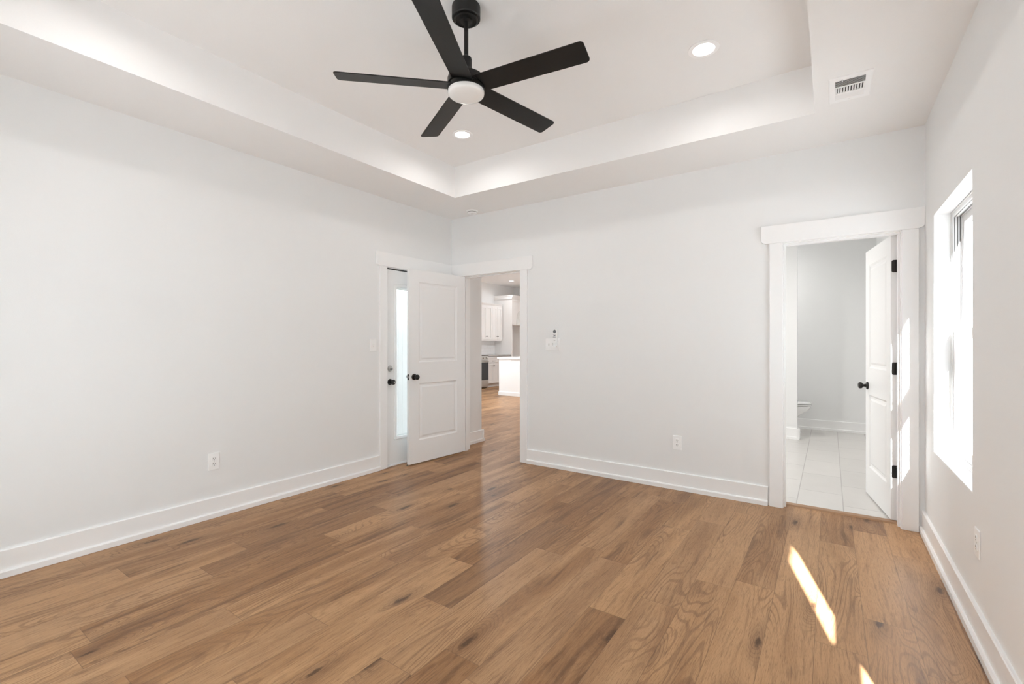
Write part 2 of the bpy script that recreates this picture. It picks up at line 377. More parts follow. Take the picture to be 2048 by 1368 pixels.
# ------------------------------------------------------------------ wood floor: every plank a face with its own grain offset
def make_floor():
    rnd = random.Random(7)
    known = {0: -2.966, 1: -3.246, 2: -2.708, 3: -2.98, 4: -3.53, 6: -3.087, 7: -2.303, 8: -2.887, 9: -2.078, 10: -2.473,
             11: -1.676, 13: -1.57, 14: -2.08, 19: -1.767, 20: -1.44, 21: -0.55, 16: -0.30, 17: -2.62, 18: -1.02}
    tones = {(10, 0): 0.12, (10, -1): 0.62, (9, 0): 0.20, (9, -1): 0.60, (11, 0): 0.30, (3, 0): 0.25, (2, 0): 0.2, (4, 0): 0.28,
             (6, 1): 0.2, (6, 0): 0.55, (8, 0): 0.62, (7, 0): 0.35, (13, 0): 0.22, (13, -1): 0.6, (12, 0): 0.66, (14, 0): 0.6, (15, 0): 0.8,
             (19, 0): 0.8, (20, 0): 0.85, (18, 0): 0.9, (17, 0): 0.9, (16, 0): 0.9, (15, -1): 0.8, (16, -1): 0.9, (17, -1): 0.85, (18, -1): 0.95, (19, -1): 0.85, (20, -1): 0.95, (21, 0): 0.8, (21, -1): 0.9, (22, 0): 0.8, (22, -1): 0.85}  # planks towards the right wall set lighter, window daylight put into their colour
    x0r = 0.222
    verts, faces, ug, uc, ut = [], [], [], [], []
    regions = [(0.0, W, D, 0.116), (KX, KR, 0.116, KY)]
    for k in range(-29, 24):
        xa, xb = x0r + PW*k, x0r + PW*(k+1)
        off = known.get(k, rnd.uniform(0, PL))
        for q in range(-5, 12):
            ya, yb = off + PL*q, off + PL*(q+1)
            sx, sy = rnd.uniform(0, 60), rnd.uniform(0, 60)
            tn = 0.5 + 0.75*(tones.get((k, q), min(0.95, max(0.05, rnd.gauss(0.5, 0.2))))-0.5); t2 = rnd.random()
            for rx0, rx1, ry0, ry1 in regions:
                x0, x1, y0, y1 = max(xa, rx0), min(xb, rx1), max(ya, ry0), min(yb, ry1)
                if x1-x0 < 1e-4 or y1-y0 < 1e-4: continue
                n = len(verts)
                cs = [(x0, y0), (x1, y0), (x1, y1), (x0, y1)]
                verts += [(x, y, 0.0) for x, y in cs]; faces.append((n, n+1, n+2, n+3))
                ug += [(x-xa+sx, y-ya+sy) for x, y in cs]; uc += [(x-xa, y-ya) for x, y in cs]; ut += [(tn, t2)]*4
    me = bpy.data.meshes.new('floor'); me.from_pydata(verts, [], faces)
    for nm, data in (('grain', ug), ('cell', uc), ('tone', ut)):
        l = me.uv_layers.new(name=nm)
        for i, uvv in enumerate(data): l.data[i].uv = uvv
    me.materials.append(M['wood'])
    o = bpy.data.objects.new('floor', me); COL.objects.link(o)
    tag(o, 'brown oak plank floor', 'floor', None, 'structure')
    s = MB().box(-0.15, W, D, 0.112, -0.15, -0.004).box(KX-0.1, KR, 0.0, KY, -0.15, -0.004)
    struct('floor_slab', s, 'concrete')
make_floor()
tag(struct('trim_7', MB().prism([(0.070, 0.0005), (0.082, 0.010), (0.130, 0.012), (0.140, 0.004)], 'x', BD0, BD1), 'woodtrim'), 'narrow wood transition strip under the bathroom doorway', 'threshold')

# ------------------------------------------------------------------ baseboards
def bb_prof(h=0.148, t=0.016, sh=0.040, st=0.030):
    return [(0, 0), (st, 0), (st, sh-0.008), (st-0.006, sh), (t, sh), (t, h-0.004), (t-0.004, h), (0, h)]
def baseboard_y(mb, x, sgn, y0, y1):    # on a wall facing +-x
    mb.prism([(x + sgn*a, b) for a, b in bb_prof()], 'y', y0, y1); return mb
def bb_along_y(mb, x, sgn, y0, y1):
    n = bb_prof(); pts = [(x + sgn*a, b) for a, b in n]
    vs = [(p[0], y0, p[1]) for p in pts] + [(p[0], y1, p[1]) for p in pts]; k = len(pts)
    mb.add(vs, [tuple(range(k)), tuple(range(k, 2*k))[::-1]] + [(i, (i+1) % k, k+(i+1) % k, k+i) for i in range(k)]); return mb
def bb_along_x(mb, y, sgn, x0, x1):
    n = bb_prof(); pts = [(y + sgn*a, b) for a, b in n]
    vs = [(x0, p[0], p[1]) for p in pts] + [(x1, p[0], p[1]) for p in pts]; k = len(pts)
    mb.add(vs, [tuple(range(k)), tuple(range(k, 2*k))[::-1]] + [(i, (i+1) % k, k+(i+1) % k, k+i) for i in range(k)]); return mb
CW = 0.089
struct('baseboard_left', bb_along_y(MB(), 0, 1, D, ED0-0.005-CW), 'trim')
struct('baseboard_back', bb_along_x(MB(), 0, -1, HD1+0.005+CW, BD0-0.005-CW-0.012), 'trim')
struct('baseboard_right', bb_along_y(MB(), W, -1, D, -0.002), 'trim')
struct('baseboard_front', bb_along_x(MB(), D, 1, 0.03, W-0.03), 'trim')
hb = bb_along_y(MB(), 0, 1, 0.137, 0.6092); bb_along_x(hb, 0.58, 1, -0.9, 0.0292)
struct('baseboard_hall', hb, 'trim')
bbm = bb_along_x(MB(), BY, -1, BL, W); bb_along_x(bbm, 2.983, -1, BL, 3.3972)
bb_along_y(bbm, 3.368, 1, 2.9538, 3.1292); bb_along_x(bbm, 3.10, 1, BL, 3.3972); bb_along_y(bbm, W, -1, 2.76, BY)
struct('baseboard_bathroom', bbm, 'trim')

# ------------------------------------------------------------------ door trims: head board with eared ends, casings, jamb
def head_outline(a, b, earL, earR, z0=DH+0.005, h=0.140, e=0.045):
    """outline of the flat head board; ears have a small rounded-off lower corner"""
    pts = []
    if earL:
        pts += [(a, z0), (a-0.014, z0)] + [(a-e+0.022-0.022*math.sin(t), z0+0.026-0.026*math.cos(t)+0.004) for t in (0.5, 0.9, 1.3, PI/2)] + [(a-e, z0+h)]
    else:
        pts += [(a, z0), (a, z0+h)]
    if earR:
        pts += [(b+e, z0+h)] + [(b+e-0.022+0.022*math.sin(t), z0+0.026-0.026*math.cos(t)+0.004) for t in (PI/2, 1.3, 0.9, 0.5)] + [(b+0.014, z0), (b, z0)]
    else:
        pts += [(b, z0+h), (b, z0)]
    return pts
def door_trim_y(name, a, b, label, y_in, depth, headL, headR, earL, earR, stop_y, castop=DH+0.005, right_w=CW):
    """trim round an opening in the back wall (faces -y)"""
    hd = MB().prism(head_outline(headL, headR, earL, earR), 'y', y_in-0.026, y_in).build(name, 'trim', None, 0.002)
    tag(hd, label, 'door trim', None, 'structure')
    MB().box(a-0.005-CW, a-0.005, y_in-0.021, y_in, 0, castop).build('casing', 'trim', hd, 0.002)
    MB().box(b+0.005, b+0.005+right_w, y_in-0.021, y_in, 0, castop).build('casing', 'trim', hd, 0.002)
    j = MB().box(a-J, a, y_in-0.002, depth, 0, DH+J).box(b, b+J, y_in-0.002, depth, 0, DH+J).box(a, b, y_in-0.002, depth, DH, DH+J)
    j.build('jamb', 'trim', hd)
    s0, s1 = stop_y
    MB().box(a, a+0.012, s0, s1, 0, DH-0.012).box(b-0.012, b, s0, s1, 0, DH-0.012).box(a, b, s0, s1, DH-0.012, DH).build('door_stop_bead', 'trim', hd)
    # casing on the far side of the wall
    bk = MB().box(a-0.005-CW, a-0.005, depth, depth+0.02, 0, DH+0.005).box(b+0.005, b+0.005+min(right_w, CW), depth, depth+0.02, 0, DH+0.005)
    bk.box(a-0.005-CW, b+0.005+min(right_w, CW), depth, depth+0.024, DH+0.005, DH+0.145)
    bk.build('far_side_casing', 'trim', hd)
    return hd
t1 = door_trim_y('trim_1', HD0, HD1, 'white head board and casing around the hall doorway', 0, 0.115, 0.004, HD1+0.005+CW+0.02, False, True, (0.038, 0.075))
t2 = door_trim_y('trim_2', BD0, BD1, 'white head board and casing around the bathroom doorway', 0, 0.115, BD0-0.005-CW-0.012, W-0.046, True, True, (0.03, 0.078))
# the bathroom casing stands on a slightly wider plinth on its outer side
# small return piece under the right head end
# exterior door trim on the left wall (faces +x)
hd3 = MB().prism([(y, z) for y, z in head_outline(ED0-0.005-CW, -0.026, True, False)], 'x', 0, 0.026).build('trim_3', 'trim', None, 0.002)
tag(hd3, 'white head board and casing around the glazed exterior door', 'door trim', None, 'structure')
MB().box(0, 0.021, ED0-0.005-CW, ED0-0.005, 0, DH+0.005).build('casing', 'trim', hd3, 0.002)
MB().box(0, 0.021, ED1+0.005, ED1+0.005+CW-0.02, 0, DH+0.005).build('casing', 'trim', hd3, 0.002)
MB().box(-0.15, 0.002, ED0-J, ED0, 0, DH+J).box(-0.15, 0.002, ED1, ED1+J, 0, DH+J).box(-0.15, 0.002, ED0, ED1, DH, DH+J).build('jamb', 'trim', hd3)
MB().box(-0.075, -0.022, ED0, ED1, DH-0.010, DH).build('weatherstrip', 'slot', hd3)
MB().box(-0.16, 0.004, ED0, ED1, 0.0, 0.014).build('threshold', 'trim', hd3, 0.003)

# ------------------------------------------------------------------ doors
def rect_loops(x0, x1, z0, z1, prof):
    return [[(x0+i, d, z0+i), (x1-i, d, z0+i), (x1-i, d, z1-i), (x0+i, d, z1-i)] for i, d in prof]
def slab_mesh(w, h, t, panels, prof=((0, 0), (0.014, 0.009), (0.030, 0.009), (0.046, 0.003))):
    """door slab: both faces carry the same moulded panels; x along the width, y through, z up"""
    mb = MB()
    xs = sorted({0, w} | {p[0] for p in panels} | {p[1] for p in panels}); zs = sorted({0, h} | {p[2] for p in panels} | {p[3] for p in panels})
    for y, sg in ((0.0, 1), (t, -1)):
        for i in range(len(xs)-1):
            for k in range(len(zs)-1):
                cx, cz = (xs[i]+xs[i+1])/2, (zs[k]+zs[k+1])/2
                if any(p[0] < cx < p[1] and p[2] < cz < p[3] for p in panels): continue
                mb.add([(xs[i], y, zs[k]), (xs[i+1], y, zs[k]), (xs[i+1], y, zs[k+1]), (xs[i], y, zs[k+1])], [(0, 1, 2, 3)])
        for p in panels:
            L = rect_loops(*p, prof)
            vs = [(a, y + sg*d, c) for lp in L for a, d, c in lp]
            fs = [(4*q+i, 4*q+(i+1) % 4, 4*q+4+(i+1) % 4, 4*q+4+i) for q in range(len(L)-1) for i in range(4)] + [tuple(4*(len(L)-1)+i for i in range(4))]
            mb.add(vs, fs)
    for (xa, za), (xb, zb) in (((0, 0), (w, 0)), ((w, 0), (w, h)), ((w, h), (0, h)), ((0, h), (0, 0))):
        px = sorted({xa, xb}) if za != zb else [x for x in xs]
        if za == zb:
            for i in range(len(xs)-1): mb.add([(xs[i], 0, za), (xs[i+1], 0, za), (xs[i+1], t, za), (xs[i], t, za)], [(0, 1, 2, 3)])
        else:
            for k in range(len(zs)-1): mb.add([(xa, 0, zs[k]), (xa, 0, zs[k+1]), (xa, t, zs[k+1]), (xa, t, zs[k])], [(0, 1, 2, 3)])
    return mb
KNOB = [(0.0325, 0.0), (0.0325, 0.004), (0.028, 0.010), (0.014, 0.012), (0.0115, 0.018), (0.0115, 0.030), (0.016, 0.034), (0.0245, 0.040),
        (0.0275, 0.048), (0.0265, 0.057), (0.021, 0.064), (0.012, 0.067), (0.0, 0.068)]
def knob(parent, x, z, y, sgn, mat='bronze', label=None):
    """door knob turned on an axis along y, sticking out to sgn*y"""
    m = T(x, y, z) @ RX(-sgn*PI/2)
    o = MB().lathe(KNOB, 28, m).build('door_knob', mat, parent, 0, True)
    if label: o['label'] = label
    return o
def hinge_leaf(parent, z, x, w, y0, y1):
    pass

# hall door: hinged on the hall doorway's inner side, swung back into the room
dw, dh, dt = 0.802, 2.028, 0.035
pan = [(0.125, dw-0.125, 1.055, dh-0.125), (0.125, dw-0.125, 0.235, 0.835)]
d1 = slab_mesh(dw, dh, dt, pan)
d1 = MB().add([(x+0.003, y+0.006, z) for x, y, z in d1.v], d1.f).build('door_1', 'door')
d1.location = (HD0, -0.006, 0.014); d1.rotation_euler = (0, 0, math.radians(-95.0))
tag(d1, 'white two-panel door swung open into the room from the hall doorway', 'door', None, 'structure')
knob(d1, dw-0.060, 0.905, 0.006+dt, 1, 'bronze', 'dark round door knob')
knob(d1, dw-0.060, 0.905, 0.006, -1, 'bronze', 'dark round door knob')
MB().box(dw+0.003, dw+0.0045, 0.012, 0.036, 0.875, 0.935).build('latch_plate', 'bronze', d1)
MB().box(dw+0.003, dw+0.012, 0.018, 0.030, 0.895, 0.915).build('latch_bolt', 'steel', d1, 0.002)
for z in (0.20, 0.98, 1.74):
    h = MB().lathe([(0.0055, z), (0.0055, z+0.089)], 12).box(0.0, 0.0028, 0.0065, 0.034, z, z+0.089)
    h.build('hinge', 'bronze', d1)

# bathroom door: hinged on the side of the window wall, swung into the bathroom
bw = 0.688
pan = [(0.105, bw-0.105, 1.055, dh-0.125), (0.105, bw-0.105, 0.235, 0.835)]
sl = slab_mesh(bw, dh, dt, pan)
d2 = MB().add([(-x-0.003, y-0.041, z) for x, y, z in sl.v], sl.f).build('door_2', 'door')
d2.location = (BD1-0.001, 0.121, 0.014); d2.rotation_euler = (0, 0, math.radians(-81.0))
tag(d2, 'white two-panel door standing open inside the bathroom', 'door', None, 'structure')
knob(d2, -(bw-0.060), 0.905, -0.041, -1, 'bronze', 'dark round door knob')
knob(d2, -(bw-0.060), 0.905, -0.006, 1, 'bronze', 'dark round door knob')
MB().box(-bw-0.0045, -bw-0.003, -0.036, -0.012, 0.875, 0.935).build('latch_plate', 'bronze', d2)
def round_rect(y0, y1, z0, z1, r):
    pts = []
    for cy, cz, a0 in ((y1, z0, -PI/2), (y1, z1, 0), (y0+r, z1-r, PI/2), (y0+r, z0+r, PI)):
        if cy == y1: pts.append((cy, cz)); continue
        for i in range(5):
            a = a0 + PI/2*i/4; pts.append((cy + r*math.cos(a), cz + r*math.sin(a)))
    return pts
for z in (0.30, 1.035, 1.765):
    h = MB().prism(round_rect(-0.037, 0.0, z, z+0.089, 0.012), 'x', -0.0028, -0.0008)
    h.lathe([(0.0060, z-0.003), (0.0060, z+0.092)], 12)
    for q in (0.012, 0.077):
        pass
    hg = h.build('hinge', 'bronze', d2)
    hg['label'] = 'black hinge leaf with rounded corners'
    MB().box(-0.0036, -0.0028, -0.013, -0.008, z+0.010, z+0.020).box(-0.0036, -0.0028, -0.013, -0.008, z+0.040, z+0.056).box(-0.0036, -0.0028, -0.013, -0.008, z+0.068, z+0.078).build('knuckle_gap', 'steel', hg)
# jamb-side leaves of the bathroom hinges belong to the jamb
for z in (0.314, 1.049, 1.779):
    MB().box(BD1-0.0016, BD1, 0.085, 0.118, z, z+0.089).build('hinge_leaf', 'bronze', t2)

# exterior door with a full glass light and enclosed blinds
ey0, ey1 = ED0+0.006, ED1-0.006
d3 = MB()
GY0, GY1, GZ0, GZ1 = -0.872, -0.235, 0.265, 1.888
wall_x(d3, -0.060, -0.016, ey0, ey1, DH-0.014, [(GY0+0.02, GY1-0.02, GZ0+0.02, GZ1-0.02)])
d3.v = [(x, y, max(z, 0.018)) for x, y, z in d3.v]
d3 = d3.build('door_3', 'door')
tag(d3, 'white exterior door with a tall blind-filled glass light', 'door', None, 'structure')
def frame_x(mb, x0, x1, y0, y1, z0, z1, w):
    mb.box(x0, x1, y0, y0+w, z0, z1).box(x0, x1, y1-w, y1, z0, z1).box(x0, x1, y0+w, y1-w, z0, z0+w).box(x0, x1, y0+w, y1-w, z1-w, z1); return mb
frame_x(MB(), -0.017, -0.004, GY0, GY1, GZ0, GZ1, 0.030).build('glass_frame', 'trim', d3, 0.004)
frame_x(MB(), -0.072, -0.059, GY0, GY1, GZ0, GZ1, 0.030).build('outer_glass_frame', 'trim', d3, 0.004)
MB().box(-0.022, -0.019, GY0+0.02, GY1-0.02, GZ0+0.02, GZ1-0.02).build('glass_pane', 'glass', d3)
MB().box(-0.058, -0.055, GY0+0.02, GY1-0.02, GZ0+0.02, GZ1-0.02).build('outer_glass_pane', 'glass', d3)
bl = MB()
nz_ = 132
for i in range(nz_):
    z = GZ0+0.045 + (GZ1-GZ0-0.10)*i/nz_
    bl.box(-0.006, 0.006, GY0+0.032, GY1-0.032, -0.0003, 0.0003, T(-0.040, 0, z) @ RY(math.radians(72)))
bl.box(-0.052, -0.028, GY0+0.03, GY1-0.03, GZ1-0.055, GZ1-0.032).box(-0.050, -0.030, GY0+0.03, GY1-0.03, GZ0+0.030, GZ0+0.042)
for yy in (-0.80, -0.74, -0.36, -0.30): bl.box(-0.0285, -0.0275, yy-0.0012, yy+0.0012, GZ0+0.04, GZ1-0.04)
bl = bl.build('blind', 'blind', d3)
DB = [(0.031, 0.0), (0.031, 0.006), (0.026, 0.014), (0.016, 0.016), (0.0, 0.016)]
db = MB().lathe(DB, 28, T(-0.016, -0.922, 1.010) @ RY(PI/2)).build('deadbolt', 'steel', d3, 0, True)
MB().box(-0.001, 0.014, -0.935, -0.909, 1.001, 1.008).build('thumb_turn', 'bronze', db, 0.002)
kb = MB().lathe(KNOB, 28, T(-0.016, -0.922, 0.870) @ RY(PI/2)).build('door_knob', 'bronze', d3, 0, True)
MB().lathe([(0.009, 0.066), (0.009, 0.071), (0.0, 0.071)], 16, T(-0.016, -0.922, 0.870) @ RY(PI/2)).build('keyhole_cap', 'steel', kb, 0, True)

# small floor stop under the free corner of the hall door
ds = empty('door_stop', (0.118, -0.812, 0)); tag(ds, 'small metal stop on the floor under the open hall door', 'door stop')
MB().lathe([(0.016, 0.0005), (0.016, 0.003), (0.010, 0.005), (0.0, 0.005)], 20).build('base_plate', 'brass', ds, 0, True)
MB().lathe([(0.006, 0.004), (0.006, 0.009), (0.0, 0.0095)], 16, T(0.0, 0, 0)).build('rubber_tip', 'rubber', ds, 0, True)

# ------------------------------------------------------------------ windows
def make_window(name, y0, y1, label, lip=0.0):
    x = W
    f = MB()
    frame_x(f, x+0.081, x+0.176, y0, y1, WZ0, WZ1, 0.030)
    # inner track lip and parting beads
    frame_x(f, x+0.076, x+0.083, y0, y1, WZ0, WZ1, 0.012)
    f.box(x+0.117, x+0.123, y0+0.03, y0+0.038, WZ0+0.03, WZ1-0.03).box(x+0.117, x+0.123, y1-0.038, y1-0.03, WZ0+0.03, WZ1-0.03)
    f.box(x+0.160, x+0.176, y0+0.03, y0+0.034, WZ0+0.03, WZ1-0.03)
    if lip: f.box(x+0.172, x+0.192, y0+0.001, y0+0.03+lip, WZ0+0.001, WZ1-0.001)
    fr = f.build(name, 'vinyl', None, 0.002)
    tag(fr, label, 'window', None, 'structure')
    g = MB()
    for xa, xb in ((0.0865, 0.0915), (0.0985, 0.1045), (0.1105, 0.1160)): g.box(x+xa, x+xb, y1-0.0312, y1-0.0298, 1.362, WZ1-0.032)
    g.box(x+0.0865, x+0.0915, y0+0.04, y1-0.032, WZ1-0.0312, WZ1-0.0298).box(x+0.1055, x+0.1160, y0+0.04, y1-0.032, WZ1-0.0312, WZ1-0.0298)
    g.build('track_groove_shade', 'track', fr)  # flat dark strips paint the shade of the empty sash track
    # lower sash (inner track)
    ya, yb = y0+0.032, y1-0.032
    lo = MB(); lo.box(x+0.085, x+0.117, ya, ya+0.042, WZ0+0.03, 1.360).box(x+0.085, x+0.117, yb-0.042, yb, WZ0+0.03, 1.360)
    lo.box(x+0.085, x+0.117, ya+0.0418, yb-0.0418, WZ0+0.0305, WZ0+0.085).box(x+0.0853, x+0.1167, ya+0.0418, yb-0.0418, 1.316, 1.3596)
    lo = lo.build('lower_sash', 'vinyl', fr, 0.003)
    MB().box(x+0.099, x+0.103, ya+0.04, yb-0.04, WZ0+0.08, 1.320).build('glass', 'glass', lo)
    up = MB(); up.box(x+0.123, x+0.155, ya, ya+0.036, 1.302, WZ1-0.03).box(x+0.123, x+0.155, yb-0.036, yb, 1.302, WZ1-0.03)
    up.box(x+0.123, x+0.155, ya+0.0358, yb-0.0358, WZ1-0.075, WZ1-0.0305).box(x+0.1233, x+0.1547, ya+0.0358, yb-0.0358, 1.3025, 1.345)
    up = up.build('upper_sash', 'vinyl', fr, 0.003)
    MB().box(x+0.137, x+0.141, ya+0.034, yb-0.034, 1.34, WZ1-0.07).build('glass', 'glass', up)
    for yy in (y0+0.25, y1-0.25):
        MB().box(x+0.088, x+0.118, yy-0.03, yy+0.03, 1.360, 1.370).box(x+0.092, x+0.112, yy-0.008, yy+0.022, 1.370, 1.380).build('sash_lock', 'vinyl', fr, 0.003)
    MB().box(x+0.001, x+0.081, y0+0.0005, y1-0.0005, WZ0, WZ0+0.004).build('sill_board', 'trim', fr)
    return fr
make_window('window_1', *WIN[0], 'white double-hung window in the wall beside the bathroom doorway', 0.036)
make_window('window_2', *WIN[1], 'white double-hung window in the same wall, nearer the corner behind the viewer')
w3 = MB(); kx0, kx1 = KX-0.12, KX-0.05
for a, b, z0, z1 in LW:
    for ya, yb in ((a, (a+b)/2-0.001), ((a+b)/2+0.001, b)):
        frame_x(w3, kx0, kx1, ya, yb, z0, z1, 0.05); w3.box(kx0, kx1, ya+0.05, yb-0.05, (z0+z1)/2-0.02, (z0+z1)/2+0.02)
w3 = w3.build('added_living_window', 'vinyl'); tag(w3, None, None, None, 'structure')  # unseen window added to bring sky light to the kitchen
for a, b, z0, z1 in LW: MB().box(KX-0.088, KX-0.084, a+0.02, b-0.02, z0+0.02, z1-0.02).build('glass', 'glass', w3)
w4 = MB(); pm = (PD[0]+PD[1])/2
for xa, xb, yy in ((PD[0], pm+0.03, D-0.06), (pm-0.03, PD[1], D-0.11)):
    w4.box(xa, xa+0.07, yy-0.02, yy+0.02, PD[2], PD[3]).box(xb-0.07, xb, yy-0.02, yy+0.02, PD[2], PD[3]).box(xa, xb, yy-0.02, yy+0.02, PD[2], PD[2]+0.08).box(xa, xb, yy-0.02, yy+0.02, PD[3]-0.08, PD[3])
w4 = w4.build('added_patio_door', 'vinyl'); tag(w4, None, None, None, 'structure')  # frame of the added patio door, there only for its daylight
for xa, xb, yy in ((PD[0], pm, D-0.06), (pm, PD[1], D-0.11)): MB().box(xa+0.03, xb-0.03, yy-0.003, yy+0.003, PD[2]+0.04, PD[3]-0.04).build('glass', 'glass', w4)
def portal(name, loc, d, sx, sz):
    l = bpy.data.lights.new(name, 'AREA'); l.shape = 'RECTANGLE'; l.size = sx; l.size_y = sz; l.cycles.is_portal = True
    o = bpy.data.objects.new(name, l); COL.objects.link(o); o.location = loc
    o.rotation_euler = Vector(d).to_track_quat('-Z', 'Z').to_euler(); o['kind'] = 'helper'
portal('window_portal', (1.70, D-0.17, 1.05), (0, 1, 0), 1.9, 2.05)
for a, b in WIN: portal('window_portal', (W+0.20, (a+b)/2, (WZ0+WZ1)/2), (-1, 0, 0), 0.92, 1.44)
portal('window_portal', (KX-0.17, 2.7, 1.40), (1, 0, 0), 3.6, 2.2)
portal('window_portal', (-0.17, (GY0+GY1)/2, (GZ0+GZ1)/2), (1, 0, 0), 0.6, 1.6)

# ------------------------------------------------------------------ ceiling fan
FX, FY = 2.140, -2.262
fan = empty('ceiling_fan', (FX, FY, HT)); tag(fan, 'matte black five-blade ceiling fan with an unlit white lens', 'ceiling fan')
Z = lambda z: z-HT
MB().lathe([(0.0, 0), (0.074, 0), (0.075, -0.004), (0.075, -0.062), (0.071, -0.066), (0.062, -0.066), (0.062, -0.072), (0.056, -0.076), (0.054, -0.070), (0.033, -0.070), (0.031, -0.078), (0.014, -0.080), (0.0, -0.080)][::-1], 40).build('canopy', 'black', fan, 0, True)
MB().lathe([(0.0115, Z(2.76)), (0.0115, -0.07)], 20).build('downrod', 'black', fan, 0, True)
MB().lathe([(0.0, Z(2.795)), (0.013, Z(2.795)), (0.027, Z(2.785)), (0.030, Z(2.775)), (0.030, Z(2.735)), (0.036, Z(2.715)), (0.056, Z(2.695)), (0.064, Z(2.690)), (0.062, Z(2.685)), (0.0, Z(2.685))][::-1], 40).build('coupling_cover', 'black', fan, 0, True)
MB().lathe([(0.0, Z(2.690)), (0.080, Z(2.688)), (0.094, Z(2.680)), (0.098, Z(2.670)), (0.098, Z(2.640)), (0.092, Z(2.636)), (0.092, Z(2.630)), (0.098, Z(2.626)), (0.098, Z(2.612)), (0.094, Z(2.607)), (0.0, Z(2.607))][::-1], 48).build('motor_housing', 'black', fan, 0, True)
MB().lathe([(0.0955, Z(2.609)), (0.0965, Z(2.600)), (0.0945, Z(2.590)), (0.088, Z(2.584)), (0.070, Z(2.579)), (0.040, Z(2.576)), (0.0, Z(2.575))], 48).build('light_lens', 'lens', fan, 0, True)
def blade_mb(w=0.124, r0=0.060, r1=0.662, th=0.006):
    # plan outline with rounded tip corners, slight taper at the root
    pts = [(r0, -w*0.46)]; r = 0.020
    for cx, cy, a0 in ((r1-r, -w/2+r, -PI/2), (r1-r, w/2-r, 0)):
        for i in range(6):
            a = a0 + PI/2*i/5; pts.append((cx + r*math.cos(a), cy + r*math.sin(a)))
    pts.append((r0, w*0.46))
    return MB().prism(pts, 'z', -th/2, th/2, T(0, 0, Z(2.632)) @ RX(math.radians(PITCH)))
PITCH = -13
b0 = blade_mb().build('blade', 'black', fan, 0.0015)
for i in range(5):
    b = b0 if i == 0 else b0.copy()
    if i: COL.objects.link(b); b.parent = fan
    b.rotation_euler = (0, 0, math.radians(7.5+72*i))

# ------------------------------------------------------------------ recessed lights
def make_can(loc, label, group, power, ring=0.088, lens=0.060, col=CAN_COL):
    r = empty('recessed_light', loc); tag(r, label, 'ceiling light', group)
    MB().lathe([(lens, -0.001), (lens+0.004, -0.006), (ring-0.008, -0.007), (ring, -0.004), (ring, 0.0)], 40).build('trim_ring', 'plastic', r, 0, True)
    MB().lathe([(0.0, -0.003), (lens+0.001, -0.003)], 40).build('lens', 'led', r)
    l = bpy.data.lights.new('can_light', 'AREA'); l.shape = 'DISK'; l.size = lens*1.8; l.energy = power; l.color = col; l.spread = math.radians(165)
    o = bpy.data.objects.new('can_light', l); COL.objects.link(o); o.parent = r; o.location = (0, 0, -0.012)
    return r
make_can((1.140, -1.128, HT), 'lit recessed ceiling light beyond the fan blades', 'recessed lights in the tray', CAN_POWER)
make_can((3.096, -1.180, HT), 'lit recessed ceiling light above the end wall on the air vent side', 'recessed lights in the tray', CAN_POWER)
make_can((1.140, -3.380, HT), 'lit recessed ceiling light over the long wall, behind the fan', 'recessed lights in the tray', CAN_POWER)
make_can((3.096, -3.380, HT), 'lit recessed ceiling light above the viewer', 'recessed lights in the tray', CAN_POWER)
make_can((-3.876, 6.886, 3.054), 'small lit recessed light in the kitchen ceiling seen through the hall doorway', 'recessed lights in the kitchen', 6, col=(0.93, 0.97, 1.0))
make_can((-2.4, 3.6, 3.054), 'added unseen recessed light in the living area ceiling', 'recessed lights in the kitchen', 44, col=(0.93, 0.97, 1.0))  # unseen lamp added to brighten the island end
make_can((-0.6, 6.0, 3.054), 'added unseen recessed light in the dining area ceiling', 'recessed lights in the kitchen', 70, col=(0.93, 0.97, 1.0))  # unseen lamp added to brighten the cabinet fronts
make_can((-1.2, 1.8, 3.054), 'added unseen recessed light in the ceiling outside the hall', 'recessed lights in the kitchen', 8, col=(0.93, 0.97, 1.0))  # another added lamp out of view, aimed at the island side
BCOL = (1.0, 0.98, 0.95)  # colour of the unseen lamps added to brighten the bathroom
make_can((2.40, 1.25, H), 'added unseen recessed light over the bathroom entry', 'added recessed lights in the bathroom', 19, col=BCOL)
make_can((2.45, 1.95, H), 'added unseen recessed light over the middle of the bathroom', 'added recessed lights in the bathroom', 6, col=BCOL)
make_can((2.65, 3.50, H), 'added unseen recessed light over the toilet', 'added recessed lights in the bathroom', 7, col=BCOL)

# ------------------------------------------------------------------ smoke alarm
sm = empty('smoke_detector', (0.440, -0.145, H)); tag(sm, 'round white smoke detector on the dropped ceiling border in the corner', 'smoke detector')
MB().lathe([(0.0, 0), (0.064, 0), (0.064, -0.008), (0.060, -0.010)], 36).build('base_plate', 'plastic', sm, 0, True)
MB().lathe([(0.056, -0.008), (0.056, -0.013), (0.052, -0.013), (0.052, -0.018), (0.054, -0.018), (0.050, -0.030), (0.040, -0.036), (0.0, -0.037)], 36).build('cover', 'plastic', sm, 0, True)
MB().lathe([(0.0545, -0.014), (0.0545, -0.0175)], 36).build('sensor_slot', 'slot', sm)
MB().lathe([(0.012, -0.036), (0.012, -0.039), (0.0, -0.0395)], 18, T(0.012, -0.020, -0.0005)).build('test_button', 'cabgrey', sm, 0, True)

